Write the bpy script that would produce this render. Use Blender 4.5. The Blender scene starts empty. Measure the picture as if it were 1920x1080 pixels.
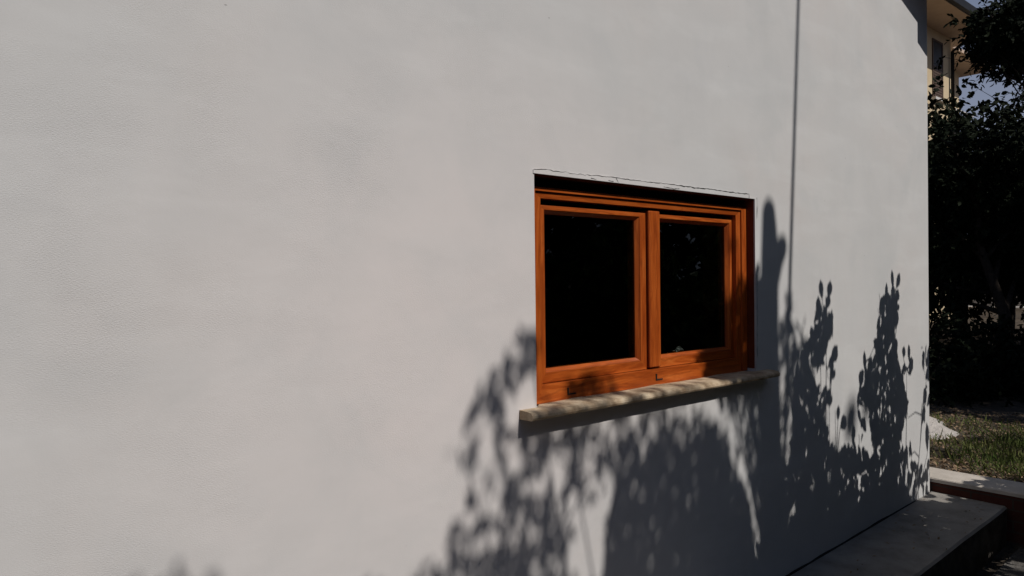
import bpy, bmesh, math, random
import numpy as np
from mathutils import Vector, Matrix

random.seed(7)
RNG = np.random.default_rng(7)
scene = bpy.context.scene
COL = scene.collection

# ------------------------------------------------------------------ camera
# facade in the plane Y = 0, outside is -Y, X runs along the wall to the right
F_PX, CAM = 1387.0, np.array([0.0, -1.95, 1.44])
YAW, PITCH, ROLL = 0.85528722, -0.01034388, -0.01178334
fw = np.array([math.cos(YAW) * math.cos(PITCH), math.sin(YAW) * math.cos(PITCH), math.sin(PITCH)])
r0 = np.array([math.sin(YAW), -math.cos(YAW), 0.0])
u0 = np.cross(r0, fw)
rt = r0 * math.cos(ROLL) + u0 * math.sin(ROLL)
up = -r0 * math.sin(ROLL) + u0 * math.cos(ROLL)
cam_data = bpy.data.cameras.new('camera')
cam_data.sensor_width = 36.0
cam_data.lens = F_PX / 1920 * 36.0
cam_data.clip_start = 0.05
cam_data.clip_end = 800
cam = bpy.data.objects.new('camera', cam_data)
cam.matrix_world = Matrix(((rt[0], up[0], -fw[0], CAM[0]), (rt[1], up[1], -fw[1], CAM[1]),
                           (rt[2], up[2], -fw[2], CAM[2]), (0, 0, 0, 1)))
COL.objects.link(cam)
scene.camera = cam

# ------------------------------------------------------------------ light
SUN = np.array([-0.10, 1.0, -1.03])            # direction the light travels
elev = math.atan2(1.03, math.hypot(0.1, 1.0))
world = bpy.data.worlds.new('World')
scene.world = world
world.use_nodes = True
wn = world.node_tree
sky = wn.nodes.new('ShaderNodeTexSky')
sky.sky_type = 'NISHITA'
sky.sun_disc = False
sky.sun_elevation = elev
sky.sun_rotation = math.atan2(0.10, -1.0)
sky.altitude = 100
sky.air_density = 1.3
sky.dust_density = 1.8
sky.ozone_density = 7.0
wtc = wn.nodes.new('ShaderNodeTexCoord')
wsep = wn.nodes.new('ShaderNodeSeparateXYZ')
wn.links.new(wtc.outputs['Generated'], wsep.inputs[0])
wmr = wn.nodes.new('ShaderNodeMapRange')
wmr.interpolation_type = 'SMOOTHSTEP'
for i_, v_ in ((1, .05), (2, .62), (3, .85), (4, 0.0)):
    wmr.inputs[i_].default_value = v_
wn.links.new(wsep.outputs['Z'], wmr.inputs[0])
wmx = wn.nodes.new('ShaderNodeMix')
wmx.data_type = 'RGBA'
wmx.inputs[7].default_value = (6.6, 7.3, 9.8, 1)      # thin summer haze low in the sky
wn.links.new(wmr.outputs[0], wmx.inputs[0])
wn.links.new(sky.outputs[0], wmx.inputs[6])
wn.links.new(wmx.outputs[2], wn.nodes['Background'].inputs[0])
wn.nodes['Background'].inputs[1].default_value = 0.066
sl = bpy.data.lights.new('sun', 'SUN')
sl.energy = 5.0
sl.angle = math.radians(0.53)
sl.color = (1.0, 0.955, 0.90)
sun = bpy.data.objects.new('sun', sl)
sun.rotation_euler = Vector(SUN).to_track_quat('-Z', 'Y').to_euler()
sun.location = (4, -20, 25)
COL.objects.link(sun)
scene.view_settings.view_transform = 'Standard'
scene.view_settings.look = 'None'
scene.view_settings.exposure = -0.72
scene.view_settings.gamma = 1.0

# ------------------------------------------------------------------ helpers
def ray(x, y):
    return fw + rt * (x - 960) / F_PX + up * (540 - y) / F_PX

def on_plane(x, y, Y=0.0):
    v = ray(x, y)
    t = (Y - CAM[1]) / v[1]
    return CAM + v * t

def at_depth(x, y, d):
    return CAM + ray(x, y) * d

def link(name, mesh, mats, parent=None):
    o = bpy.data.objects.new(name, mesh)
    for m in (mats if isinstance(mats, (list, tuple)) else [mats]):
        mesh.materials.append(m)
    COL.objects.link(o)
    if parent is not None:
        o.parent = parent
    return o

def tag(o, label=None, cat=None, group=None, kind=None):
    for k, v in (('label', label), ('category', cat), ('group', group), ('kind', kind)):
        if v:
            o[k] = v
    return o

def empty(name, loc, label, cat, group=None):
    o = bpy.data.objects.new(name, None)
    o.empty_display_size = 0.2
    COL.objects.link(o)
    o['_loc'] = loc
    tag(o, label, cat, group)
    return o

class MB:
    """collects shapes into one mesh"""
    def __init__(self):
        self.v, self.f, self.m, self.s = [], [], [], []

    def add(self, vs, fs, mat=0, smooth=False):
        b = len(self.v)
        self.v += [tuple(map(float, p)) for p in vs]
        for f in fs:
            self.f.append([b + i for i in f])
            self.m.append(mat)
            self.s.append(smooth)
        return self

    def box(self, lo, hi, mat=0):
        x0, y0, z0 = lo
        x1, y1, z1 = hi
        return self.add([(x0, y0, z0), (x1, y0, z0), (x1, y1, z0), (x0, y1, z0), (x0, y0, z1), (x1, y0, z1), (x1, y1, z1), (x0, y1, z1)],
                        [(0, 3, 2, 1), (4, 5, 6, 7), (0, 1, 5, 4), (1, 2, 6, 5), (2, 3, 7, 6), (3, 0, 4, 7)], mat)

    def prism(self, poly, y0, y1, mat=0):
        """polygon in XZ (counter-clockwise seen from -Y) extruded from y0 (front) to y1"""
        n = len(poly)
        vs = [(x, y0, z) for x, z in poly] + [(x, y1, z) for x, z in poly]
        fs = [tuple(range(n)), tuple(range(2 * n - 1, n - 1, -1))]
        fs += [(i, i + n, (i + 1) % n + n, (i + 1) % n) for i in range(n)]
        return self.add(vs, fs, mat)

    def tube(self, pts, radii, n=8, mat=0, cap=True):
        pts = [np.array(p, float) for p in pts]
        vs, fs = [], []
        for i, p in enumerate(pts):
            d = pts[min(i + 1, len(pts) - 1)] - pts[max(i - 1, 0)]
            d = d / (np.linalg.norm(d) + 1e-9)
            a = np.cross(d, [0.31, 0.95, 0.05] if abs(d[2]) > .6 else [0, 0, 1.0])
            a /= np.linalg.norm(a)
            b = np.cross(d, a)
            for k in range(n):
                t = 2 * math.pi * k / n
                vs.append(p + radii[i] * (a * math.cos(t) + b * math.sin(t)))
        for i in range(len(pts) - 1):
            for k in range(n):
                fs.append((i * n + k, i * n + (k + 1) % n, (i + 1) * n + (k + 1) % n, (i + 1) * n + k))
        self.add(vs, fs, mat, True)
        if cap:
            b = len(self.v) - len(vs)
            self.f.append([b + len(vs) - n + k for k in range(n)])
            self.m.append(mat)
            self.s.append(False)
            self.f.append([b + k for k in range(n - 1, -1, -1)])
            self.m.append(mat)
            self.s.append(False)
        return self

    def ring(self, o, i, yo, yi, yb, mats=(0, 1), skip=()):
        """mitred picture-frame ring: outer rect o, inner rect i = (x0,z0,x1,z1)"""
        O = [(o[0], o[1]), (o[2], o[1]), (o[2], o[3]), (o[0], o[3])]
        I = [(i[0], i[1]), (i[2], i[1]), (i[2], i[3]), (i[0], i[3])]
        for k in range(4):
            if k in skip:
                continue
            a, b = O[k], O[(k + 1) % 4]
            c, d = I[(k + 1) % 4], I[k]
            vs = [(a[0], yo, a[1]), (b[0], yo, b[1]), (c[0], yi, c[1]), (d[0], yi, d[1]),
                  (a[0], yb, a[1]), (b[0], yb, b[1]), (c[0], yb, c[1]), (d[0], yb, d[1])]
            self.add(vs, [(0, 1, 2, 3), (7, 6, 5, 4), (0, 4, 5, 1), (2, 6, 7, 3)], mats[0] if k % 2 == 0 else mats[1])
        return self

    def build(self, name, mats, parent=None, bevel=0.0, seg=2):
        me = bpy.data.meshes.new(name)
        me.from_pydata(self.v, [], self.f)
        me.polygons.foreach_set('material_index', self.m)
        me.polygons.foreach_set('use_smooth', self.s)
        me.update()
        o = link(name, me, mats, parent)
        if bevel:
            md = o.modifiers.new('bevel', 'BEVEL')
            md.width = bevel
            md.segments = seg
            md.limit_method = 'ANGLE'
            md.angle_limit = math.radians(40)
        return o

def nodes(name, rough=0.9, spec=0.3):
    m = bpy.data.materials.new(name)
    m.use_nodes = True
    nt = m.node_tree
    b = nt.nodes['Principled BSDF']
    b.inputs['Roughness'].default_value = rough
    b.inputs['Specular IOR Level'].default_value = spec
    return m, nt, b

def N(nt, t, **kw):
    n = nt.nodes.new(t)
    for k, v in kw.items():
        if hasattr(n, k):
            setattr(n, k, v)
    return n

def coords(nt, scale=(1, 1, 1), rot=(0, 0, 0), loc=(0, 0, 0)):
    tc = N(nt, 'ShaderNodeTexCoord')
    mp = N(nt, 'ShaderNodeMapping')
    mp.inputs['Scale'].default_value = scale
    mp.inputs['Rotation'].default_value = rot
    mp.inputs['Location'].default_value = loc
    nt.links.new(tc.outputs['Object'], mp.inputs[0])
    return mp.outputs[0]

def noise(nt, vec, scale, detail=4, rough=.55, dist=0.0):
    n = N(nt, 'ShaderNodeTexNoise')
    n.inputs['Scale'].default_value = scale
    n.inputs['Detail'].default_value = detail
    n.inputs['Roughness'].default_value = rough
    n.inputs['Distortion'].default_value = dist
    nt.links.new(vec, n.inputs['Vector'])
    return n.outputs['Fac']

def ramp(nt, fac, stops):
    r = N(nt, 'ShaderNodeValToRGB')
    el = r.color_ramp.elements
    while len(el) < len(stops):
        el.new(0.5)
    for e, (p, c) in zip(el, stops):
        e.position = p
        e.color = (c[0], c[1], c[2], 1) if hasattr(c, '__len__') else (c, c, c, 1)
    nt.links.new(fac, r.inputs[0])
    return r.outputs[0]

def math_(nt, op, a, b):
    n = N(nt, 'ShaderNodeMath', operation=op)
    for i, v in enumerate((a, b)):
        if isinstance(v, (int, float)):
            n.inputs[i].default_value = v
        else:
            nt.links.new(v, n.inputs[i])
    return n.outputs[0]

def mix(nt, fac, a, b, blend='MIX'):
    n = N(nt, 'ShaderNodeMix', data_type='RGBA', blend_type=blend)
    for s, v in ((n.inputs[0], fac), (n.inputs[6], a), (n.inputs[7], b)):
        if isinstance(v, (int, float)):
            s.default_value = v
        elif hasattr(v, '__len__'):
            s.default_value = (v[0], v[1], v[2], 1)
        else:
            nt.links.new(v, s)
    return n.outputs[2]

def bump(nt, b, height, strength, distance, prev=None):
    n = N(nt, 'ShaderNodeBump')
    n.inputs['Strength'].default_value = strength
    n.inputs['Distance'].default_value = distance
    nt.links.new(height, n.inputs['Height'])
    if prev is not None:
        nt.links.new(prev, n.inputs['Normal'])
    nt.links.new(n.outputs[0], b.inputs['Normal'])
    return n.outputs[0]

# ------------------------------------------------------------------ materials
def mat_plaster(name='white_plaster', k=1.0):
    m, nt, b = nodes(name, 0.92, 0.15)
    v = coords(nt)
    big = noise(nt, v, 0.9, 3, .5)
    mid = noise(nt, coords(nt, loc=(3, 1, 7)), 3.2, 4, .6, .6)
    c = ramp(nt, big, [(.30, (.560 * k, .560 * k, .566 * k)), (.50, (.585 * k, .580 * k, .576 * k)), (.64, (.600 * k, .570 * k, .556 * k)), (.75, (.580 * k, .582 * k, .575 * k))])
    c = mix(nt, ramp(nt, mid, [(.35, 0.0), (.7, 1.0)]), c, (.62 * k, .615 * k, .610 * k))
    c = mix(nt, 0.55, ramp(nt, big, [(.3, (.575 * k, .572 * k, .568 * k)), (.7, (.598 * k, .580 * k, .567 * k))]), c)
    streak = noise(nt, coords(nt, scale=(5.5, 1, .35)), 1.0, 4, .6)
    c = mix(nt, ramp(nt, streak, [(.48, 0.0), (.75, .12)]), c, (.46 * k, .465 * k, .46 * k))
    tro = noise(nt, coords(nt, scale=(1.6, 1, 7.0), rot=(0, .62, 0)), .9, 4, .55, .3)
    c = mix(nt, ramp(nt, tro, [(.50, 0.0), (.72, .45)]), c, (.675 * k, .675 * k, .67 * k))
    bl = noise(nt, coords(nt, loc=(5, 0, 5)), 1.7, 5, .6, .4)
    c = mix(nt, ramp(nt, bl, [(.48, 0.0), (.68, .75)]), c, (.53 * k, .535 * k, .535 * k))
    pit = N(nt, 'ShaderNodeTexVoronoi')
    pit.inputs['Scale'].default_value = 7.0
    nt.links.new(coords(nt, scale=(.8, 1, 1.5)), pit.inputs['Vector'])
    c = mix(nt, ramp(nt, pit.outputs['Distance'], [(.012, .7), (.03, 0.0)]), c, (.25, .245, .24))
    # lighter, slightly pink plaster tone round the window
    gr = N(nt, 'ShaderNodeTexGradient', gradient_type='SPHERICAL')
    nt.links.new(coords(nt, scale=(.62, .62, .72), loc=(-1.55 * .62, 0, -1.15 * .72)), gr.inputs[0])
    sk = math_(nt, 'MULTIPLY', ramp(nt, gr.outputs[1], [(.05, 0.0), (.75, 1.0)]), ramp(nt, mid, [(.3, .55), (.7, 1.0)]))
    c = mix(nt, sk, c, (.705 * k, .655 * k, .64 * k))
    nt.links.new(c, b.inputs['Base Color'])
    # trowel marks, sand grain in patches
    fine = noise(nt, coords(nt, scale=(.65, 1, 1.7)), 290, 2, .6)
    patch = ramp(nt, noise(nt, coords(nt, loc=(9, 0, 2)), 2.0, 4, .62), [(.42, 0.10), (.66, 1.0)])
    grain = math_(nt, 'MULTIPLY', fine, patch)
    n1 = bump(nt, b, grain, .75, .0022)
    trow = noise(nt, coords(nt, scale=(1, 1, 1.8), rot=(0, .4, 0)), 3.0, 3, .5, .25)
    n2 = bump(nt, b, trow, .28, .008, n1)
    und = noise(nt, v, 1.3, 2, .5)
    bump(nt, b, und, .25, .03, n2)
    return m

def mat_wood(name, axis):
    m, nt, b = nodes(name, 0.36, 0.45)
    sc = (1.0, 12, 12) if axis == 'x' else (12, 12, 1.0)
    g = noise(nt, coords(nt, scale=sc), 2.4, 6, .62, 1.6)
    w = N(nt, 'ShaderNodeTexWave', wave_type='BANDS', bands_direction='Z' if axis == 'x' else 'X')
    w.inputs['Scale'].default_value = 9
    w.inputs['Distortion'].default_value = 9
    w.inputs['Detail'].default_value = 3
    w.inputs['Detail Scale'].default_value = 1.2
    nt.links.new(coords(nt, scale=(.5, 1, 1) if axis == 'x' else (1, 1, .5)), w.inputs['Vector'])
    c1 = ramp(nt, g, [(.33, (.22, .036, .004)), (.46, (.37, .072, .009)), (.57, (.48, .105, .015)), (.74, (.62, .17, .032))])
    dark = ramp(nt, w.outputs['Fac'], [(.0, 1.0), (.22, 0.0)])
    c = mix(nt, math_(nt, 'MULTIPLY', dark, .42), c1, (.22, .042, .006))
    knot = N(nt, 'ShaderNodeTexVoronoi')
    knot.inputs['Scale'].default_value = 4.2
    nt.links.new(coords(nt, scale=(.7, 1, 1.6) if axis == 'x' else (1.6, 1, .7)), knot.inputs['Vector'])
    c = mix(nt, ramp(nt, knot.outputs['Distance'], [(.02, .8), (.085, 0.0)]), c, (.06, .014, .004))
    fade = noise(nt, coords(nt, loc=(2, 4, 1)), 3.5, 4, .6)
    c = mix(nt, ramp(nt, fade, [(.35, .45), (.65, 0.0)]), c, (.27, .048, .007))
    nt.links.new(c, b.inputs['Base Color'])
    bump(nt, b, g, .25, .002)
    return m

def mat_simple(name, stops, scale=8, rough=.9, bs=.3, bd=.01, spec=.2, detail=5, bscale=None):
    m, nt, b = nodes(name, rough, spec)
    v = coords(nt)
    n = noise(nt, v, scale, detail, .6)
    nt.links.new(ramp(nt, n, stops), b.inputs['Base Color'])
    n2 = noise(nt, v, bscale or scale * 3, 4, .6)
    bump(nt, b, n2, bs, bd)
    return m

def mat_leaf(name, a, bcol, rough=.5, trans=.12, scale=3.0):
    m, nt, b = nodes(name, rough, .3)
    n = noise(nt, coords(nt), scale, 3, .6)
    c = ramp(nt, n, [(.3, a), (.7, bcol)])
    nt.links.new(c, b.inputs['Base Color'])
    b.inputs['Specular IOR Level'].default_value = .12
    t = N(nt, 'ShaderNodeBsdfTranslucent')
    nt.links.new(c, t.inputs[0])
    mx = N(nt, 'ShaderNodeMixShader')
    mx.inputs[0].default_value = trans
    nt.links.new(b.outputs[0], mx.inputs[1])
    nt.links.new(t.outputs[0], mx.inputs[2])
    nt.links.new(mx.outputs[0], nt.nodes['Material Output'].inputs[0])
    return m

PLASTER = mat_plaster()
PATCH = mat_plaster('patch_plaster', 1.02)
WOODX, WOODZ = mat_wood('stained_wood_horizontal', 'x'), mat_wood('stained_wood_upright', 'z')
JAMB = mat_simple('dark_stained_jamb', [(.3, (.10, .020, .007)), (.7, (.16, .034, .011))], 5, .55)
STONE = mat_simple('travertine', [(.30, (.25, .17, .105)), (.5, (.47, .36, .24)), (.70, (.64, .53, .38))], 17, .8, .5, .004)
SEAM = mat_simple('dark_gap', [(.3, (.018, .016, .015)), (.7, (.03, .027, .025))], 20)
CONC = mat_simple('concrete', [(.3, (.21, .195, .175)), (.5, (.29, .27, .245)), (.7, (.36, .335, .305))], 6, .92, .5, .006, bscale=60)
RISER_SHADE = mat_simple('shaded_riser_concrete', [(.3, (.05, .043, .036)), (.5, (.085, .076, .066)), (.75, (.15, .138, .122))], 9, .95, .6, .008, bscale=50)  # darker concrete carrying the shade of the ledge's front face
CAPC = mat_simple('pale_concrete', [(.3, (.50, .45, .39)), (.7, (.64, .58, .51))], 9, .9, .5, .006, bscale=70)
SOIL = mat_simple('soil', [(.3, (.07, .064, .057)), (.5, (.13, .122, .112)), (.72, (.24, .228, .215))], 5, .97, .8, .03, bscale=22)
DIRT = mat_simple('dry_earth', [(.3, (.045, .035, .026)), (.5, (.075, .06, .045)), (.72, (.13, .108, .085))], 4, .97, .8, .03, bscale=18)
SAND = mat_simple('pale_sand', [(.3, (.44, .40, .37)), (.7, (.60, .56, .52))], 12, .97, .9, .03, bscale=30)
BARK = mat_simple('bark', [(.3, (.022, .017, .013)), (.7, (.055, .044, .035))], 14, .95, .8, .02)
ROOFM = mat_simple('roof_tile', [(.3, (.20, .08, .045)), (.7, (.32, .14, .08))], 6, .85)
METAL = mat_simple('grey_metal', [(.3, (.12, .12, .125)), (.7, (.18, .18, .185))], 6, .45, .1, .002, .5)
GUTTER = mat_simple('dark_gutter', [(.3, (.010, .009, .009)), (.7, (.018, .016, .015))], 6, .5)
OCHRE = mat_simple('ochre_render', [(.3, (.56, .44, .28)), (.7, (.64, .52, .35))], 2, .9)
SOFFIT = mat_simple('beige_soffit', [(.3, (.50, .37, .28)), (.7, (.58, .44, .34))], 3, .85)
SHUTTER = mat_simple('brown_shutter', [(.3, (.085, .055, .04)), (.7, (.12, .08, .06))], 8, .6)
PALE = mat_simple('pale_paint', [(.3, (.55, .53, .50)), (.7, (.66, .64, .61))], 5, .7)
INNER = mat_simple('dark_room', [(.3, (.035, .032, .03)), (.7, (.05, .046, .042))], 3, .95)
LEAF_S = mat_leaf('shrub_leaf', (.028, .05, .015), (.06, .10, .03), trans=.06)
LEAF_T = mat_leaf('broad_leaf', (.025, .045, .014), (.055, .085, .025), trans=.08)
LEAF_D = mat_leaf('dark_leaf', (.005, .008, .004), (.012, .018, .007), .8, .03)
GRASSM = mat_leaf('grass_blade', (.06, .11, .022), (.19, .19, .07), .7, .25, 4.5)
LITTER = mat_leaf('dry_leaf', (.15, .095, .055), (.40, .29, .19), .85, .1, 30)

def mat_brick():
    m, nt, b = nodes('brick_kerb', .9, .2)
    br = N(nt, 'ShaderNodeTexBrick')
    br.inputs['Scale'].default_value = 1.0
    br.inputs['Brick Width'].default_value = .24
    br.inputs['Row Height'].default_value = .07
    br.inputs['Mortar Size'].default_value = .006
    br.inputs['Color1'].default_value = (.085, .028, .020, 1)
    br.inputs['Color2'].default_value = (.065, .022, .016, 1)
    br.inputs['Mortar'].default_value = (.06, .04, .032, 1)
    nt.links.new(coords(nt, rot=(0, math.pi / 2, math.pi / 2)), br.inputs['Vector'])
    nt.links.new(br.outputs['Color'], b.inputs['Base Color'])
    bump(nt, b, noise(nt, coords(nt), 40), .5, .006)
    return m
BRICK = mat_brick()

def mat_glass():
    m, nt, b = nodes('window_glass', .0, .5)
    g = N(nt, 'ShaderNodeBsdfGlass')
    g.inputs['Color'].default_value = (.55, .58, .57, 1)
    g.inputs['Roughness'].default_value = 0.0
    g.inputs['IOR'].default_value = 1.45
    nt.links.new(g.outputs[0], nt.nodes['Material Output'].inputs[0])
    return m
GLASS = mat_glass()

# ------------------------------------------------------------------ ground
def sheet(name, xs, ys, hfun, mat, skirt=0.0):
    nx, ny = len(xs), len(ys)
    vs = [(x, y, hfun(x, y)) for y in ys for x in xs]
    fs = [(j * nx + i, j * nx + i + 1, (j + 1) * nx + i + 1, (j + 1) * nx + i) for j in range(ny - 1) for i in range(nx - 1)]
    mb = MB()
    mb.add(vs, fs, 0, True)
    return mb.build(name, mat)

def gh(x, y):
    h = -0.32 if x < 5.5 else -0.32 + 0.30 * min(1, max(0, (x - 5.5) / .18))
    if y < -1.2:
        h = h
    h += .012 * math.sin(3.1 * x + 1.3 * y) * math.sin(2.3 * y) + .01 * math.sin(9 * x) * math.cos(8 * y)
    return h
gx = sorted(set([-300, -120, -50, -20, -10] + list(np.arange(-6, 5.4, .3)) + list(np.arange(5.4, 9, .09)) + list(np.arange(9, 36, .8)) + [40, 60, 120, 300, 600]))
gy = sorted(set([-400, -150, -60, -25, -12] + list(np.arange(-8, -1.2, .4)) + list(np.arange(-1.2, 1.6, .09)) + list(np.arange(1.6, 16, .8)) + [20, 40, 80, 200, 500]))
ground = sheet('ground', gx, gy, gh, DIRT)
tag(ground, 'dry earth garden ground around the house', kind='structure')

# bare grey soil strip beside the ledge
ss = sheet('path', list(np.arange(1.5, 5.49, .16)) + [5.49], list(np.arange(-2.6, -.40, .16)), lambda x, y: gh(min(x, 5.4), y) + .012 + .012 * math.sin(6 * x + y) * math.sin(7 * y), SOIL)
tag(ss, 'strip of bare grey soil beside the concrete ledge', kind='structure')

# concrete ledge along the foot of the wall (slightly tilted), butts the brick kerb
led = MB()
lx = list(np.linspace(-4, 5.50, 60))
vs, fs = [], []
for i, x in enumerate(lx):
    z = -0.052 + (x - 5.47) * .030 if x > 3 else -0.052 + (3 - 5.47) * .030
    yo = -0.452 + .0014 * math.sin(7 * x) + .001 * math.sin(23 * x)
    vs += [(x, -0.003, z + .006), (x, yo + .012, z), (x, yo, z - .012), (x, yo + .01, -0.40), (x, -0.003, -0.40)]
for i in range(len(lx) - 1):
    for k in range(5):
        a, b = i * 5 + k, i * 5 + (k + 1) % 5
        fs.append((a, a + 5, b + 5, b))
n = (len(lx) - 1) * 5
fs += [(0, 1, 2, 3, 4), (n + 4, n + 3, n + 2, n + 1, n)]
led.add(vs, fs)
led.m = [1 if i < (len(lx) - 1) * 5 and i % 5 == 2 else 0 for i in range(len(led.f))]     # riser gets the darker concrete, shade painted into its colour
o = led.build('pavement', [CONC, RISER_SHADE])
tag(o, 'grey concrete ledge running along the foot of the white wall', kind='structure')

# ------------------------------------------------------------------ white house
WX0, WX1, WZ0, WZ1 = 1.806, 3.268, 0.975, 1.823      # window opening
house = empty('house', (0, 0, 0), 'white plastered house with a wooden two sash window and a stone sill', 'house')
def roof_z(x):                                       # underside of the verge
    return 3.535 - .335 * (x - 5.2) if x > -.5 else 3.535 - .335 * (-5.7) + .335 * (x + .5)
XL, XR = -6.2, 5.47
w = MB()
cols = [XL, -0.5, WX0, WX1, XR]
T = .28
def wallquad(x0, x1, z0, z1l, z1r, y, flip=False):
    q = [(x0, y, z0), (x1, y, z0), (x1, y, z1r), (x0, y, z1l)]
    w.add(q, [(0, 1, 2, 3)] if not flip else [(3, 2, 1, 0)], 1 if flip else 0)
for y, fl in ((0, False), (T, True)):
    for a, b in zip(cols[:-1], cols[1:]):
        ta, tb = roof_z(a) + .03, roof_z(b) + .03
        if a == WX0:
            wallquad(a, b, -.5, WZ0, WZ0, y, fl)
            wallquad(a, b, WZ1, ta, tb, y, fl)
        else:
            wallquad(a, b, -.5, ta, tb, y, fl)
# reveals
for q in ([(WX0, 0, WZ0), (WX0, 0, WZ1), (WX0, T, WZ1), (WX0, T, WZ0)], [(WX1, T, WZ0), (WX1, T, WZ1), (WX1, 0, WZ1), (WX1, 0, WZ0)],
          [(WX0, 0, WZ1), (WX1, 0, WZ1), (WX1, T, WZ1), (WX0, T, WZ1)], [(WX0, T, WZ0), (WX1, T, WZ0), (WX1, 0, WZ0), (WX0, 0, WZ0)]):
    w.add(q, [(0, 1, 2, 3)], 0)
# side and back walls, floor, ceiling of the dark rooms
DP = 8.0
for q in ([(XR, 0, -.5), (XR, DP, -.5), (XR, DP, 3.47), (XR, 0, 3.47)], [(XL, DP, -.5), (XL, 0, -.5), (XL, 0, 3.54), (XL, DP, 3.54)],
          [(XR, DP, -.5), (XL, DP, -.5), (XL, DP, 3.54), (XR, DP, 3.47)]):
    w.add(q, [(0, 1, 2, 3)], 0)
w.add([(XL + .3, T + .01, .05), (XR - .3, T + .01, .05), (XR - .3, 4.5, .05), (XL + .3, 4.5, .05)], [(0, 1, 2, 3)], 1)
w.add([(XL + .3, T + .01, 2.75), (XR - .3, T + .01, 2.75), (XR - .3, 4.5, 2.75), (XL + .3, 4.5, 2.75)], [(3, 2, 1, 0)], 1)
w.add([(XL + .3, 4.5, .05), (XR - .3, 4.5, .05), (XR - .3, 4.5, 2.75), (XL + .3, 4.5, 2.75)], [(0, 1, 2, 3)], 1)
w.add([(XR - .3, T + .01, .05), (XR - .3, T + .01, 2.75), (XR - .3, 4.5, 2.75), (XR - .3, 4.5, .05)], [(0, 1, 2, 3)], 1)
w.add([(.2, T + .01, .05), (.2, T + .01, 2.75), (.2, 4.5, 2.75), (.2, 4.5, .05)], [(3, 2, 1, 0)], 1)
w.build('wall', [PLASTER, INNER], house)

# roof: two pitched slabs with verge, plus boxed eave end
rf = MB()
OV = .35
def slab(pts_top, th):
    poly = pts_top + [(x, z - th) for x, z in reversed(pts_top)]
    return poly[::-1]
rf.prism(slab([(-6.7, roof_z(-6.7) + .14), (-.5, roof_z(-.5) + .14), (5.60, roof_z(5.60) + .14)], .14), -OV, DP + .3)
rf.build('roof', ROOFM, house)
ev = MB()
ev.prism([(5.340, 3.352), (5.483, 3.292), (5.595, 3.29), (5.595, roof_z(5.595) - .003), (5.340, roof_z(5.34) - .003)], -OV + .004, -OV + .10)
ev.build('eave_board', PALE, house)

# plaster repair band round the window opening, with its hairline cracks
def patch(poly, y):
    pb = MB()
    pb.prism(poly, y, .0)
    pb.build('plaster_patch', PATCH, house)
top = [(1.800, 1.836), (1.86, 1.8415), (2.0, 1.838), (2.08, 1.840), (2.20, 1.8435), (2.33, 1.8425), (2.47, 1.8415), (2.62, 1.8445), (2.77, 1.842), (2.9, 1.8445), (3.05, 1.8415), (3.215, 1.8435)]
patch([(1.800, WZ1), (3.215, WZ1)] + top[::-1], -.0035)
patch([(WX1, 1.0), (3.276, 1.0), (3.283, 1.40), (3.279, 1.70), (3.285, WZ1 + .004), (3.218, WZ1 + .006), (3.218, WZ1), (WX1, WZ1)], -.003)
def crack(pts, w0, jitter=.0012, step=.012):
    P = []
    for (x0, z0), (x1, z1) in zip(pts[:-1], pts[1:]):
        n = max(1, int(math.hypot(x1 - x0, z1 - z0) / step))
        for k in range(n):
            t = k / n
            P.append((x0 + (x1 - x0) * t + random.gauss(0, jitter * .5), z0 + (z1 - z0) * t + random.gauss(0, jitter)))
    P.append(pts[-1])
    vs, fs = [], []
    for i, (x, z) in enumerate(P):
        x2, z2 = P[min(i + 1, len(P) - 1)]
        x1, z1 = P[max(i - 1, 0)]
        d = Vector((x2 - x1, 0, z2 - z1)).normalized()
        wd = w0 * random.uniform(.35, 1.2)
        vs += [(x - d.z * wd, -.0045, z + d.x * wd), (x + d.z * wd, -.0045, z - d.x * wd)]
    for i in range(len(P) - 1):
        fs.append((2 * i, 2 * i + 1, 2 * i + 3, 2 * i + 2))
    ck = MB()
    ck.add(vs, fs)
    ck.build('crack', SEAM, house)
crack([(1.80, 1.8365)] + top[1:5], .0009)
crack(top[4:8], .0011, .0008)
crack(top[7:] + [(3.216, 1.826)], .0019, .0008)
crack([(2.10, 1.830), (2.13, 1.826)], .001)
crack([(2.245, 1.842), (2.26, 1.824)], .001)
crack([(2.20, 1.829), (2.23, 1.827)], .001)
crack([(2.55, 1.829), (2.62, 1.826), (2.66, 1.829)], .0012)
crack([(3.285, 1.83), (3.290, 1.78), (3.287, 1.73)], .0014)
crack([(3.281, 1.45), (3.279, 1.05)], .0013)

# --- the window (a part of the house) and its own pieces
win = bpy.data.objects.new('window', None)
COL.objects.link(win)
win.parent = house
lin = MB()
lin.box((3.2655, .004, WZ0 + .02), (3.2665, .30, WZ1 - .002))
lin.box((1.8075, .004, WZ0 + .02), (1.8085, .30, WZ1 - .002))
lin.box((1.8090, .004, WZ1 - .003), (3.2650, .30, WZ1 - .0015))
lin.build('jamb_lining', JAMB, win)
sb = MB()
sb.box((1.810, .090, 1.7840), (3.264, .098, 1.8195))  # dark board above the frame, standing in for the lintel's shade
sb.build('lintel_shade_board', SEAM, win)
fr = MB()
fr.ring((1.809, .983, 3.265, 1.7835), (1.850, .984, 3.224, 1.769), .042, .043, .12)
fr.ring((1.8505, .983, 3.2235, 1.7660), (1.887, 1.0485, 3.190, 1.7440), .051, .054, .12)
fr.build('frame', [WOODX, WOODZ], win, .0022)
for x, z in ((2.015, .998), (2.556, 1.001)):
    ds = MB()
    ds.prism([(x, z), (x + .045, z), (x + .045, z + .005), (x + .006, z + .005), (x + .006, z + .028), (x, z + .028)], .0488, .0530)
    ds.build('drain_slot', SEAM, win)
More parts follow.
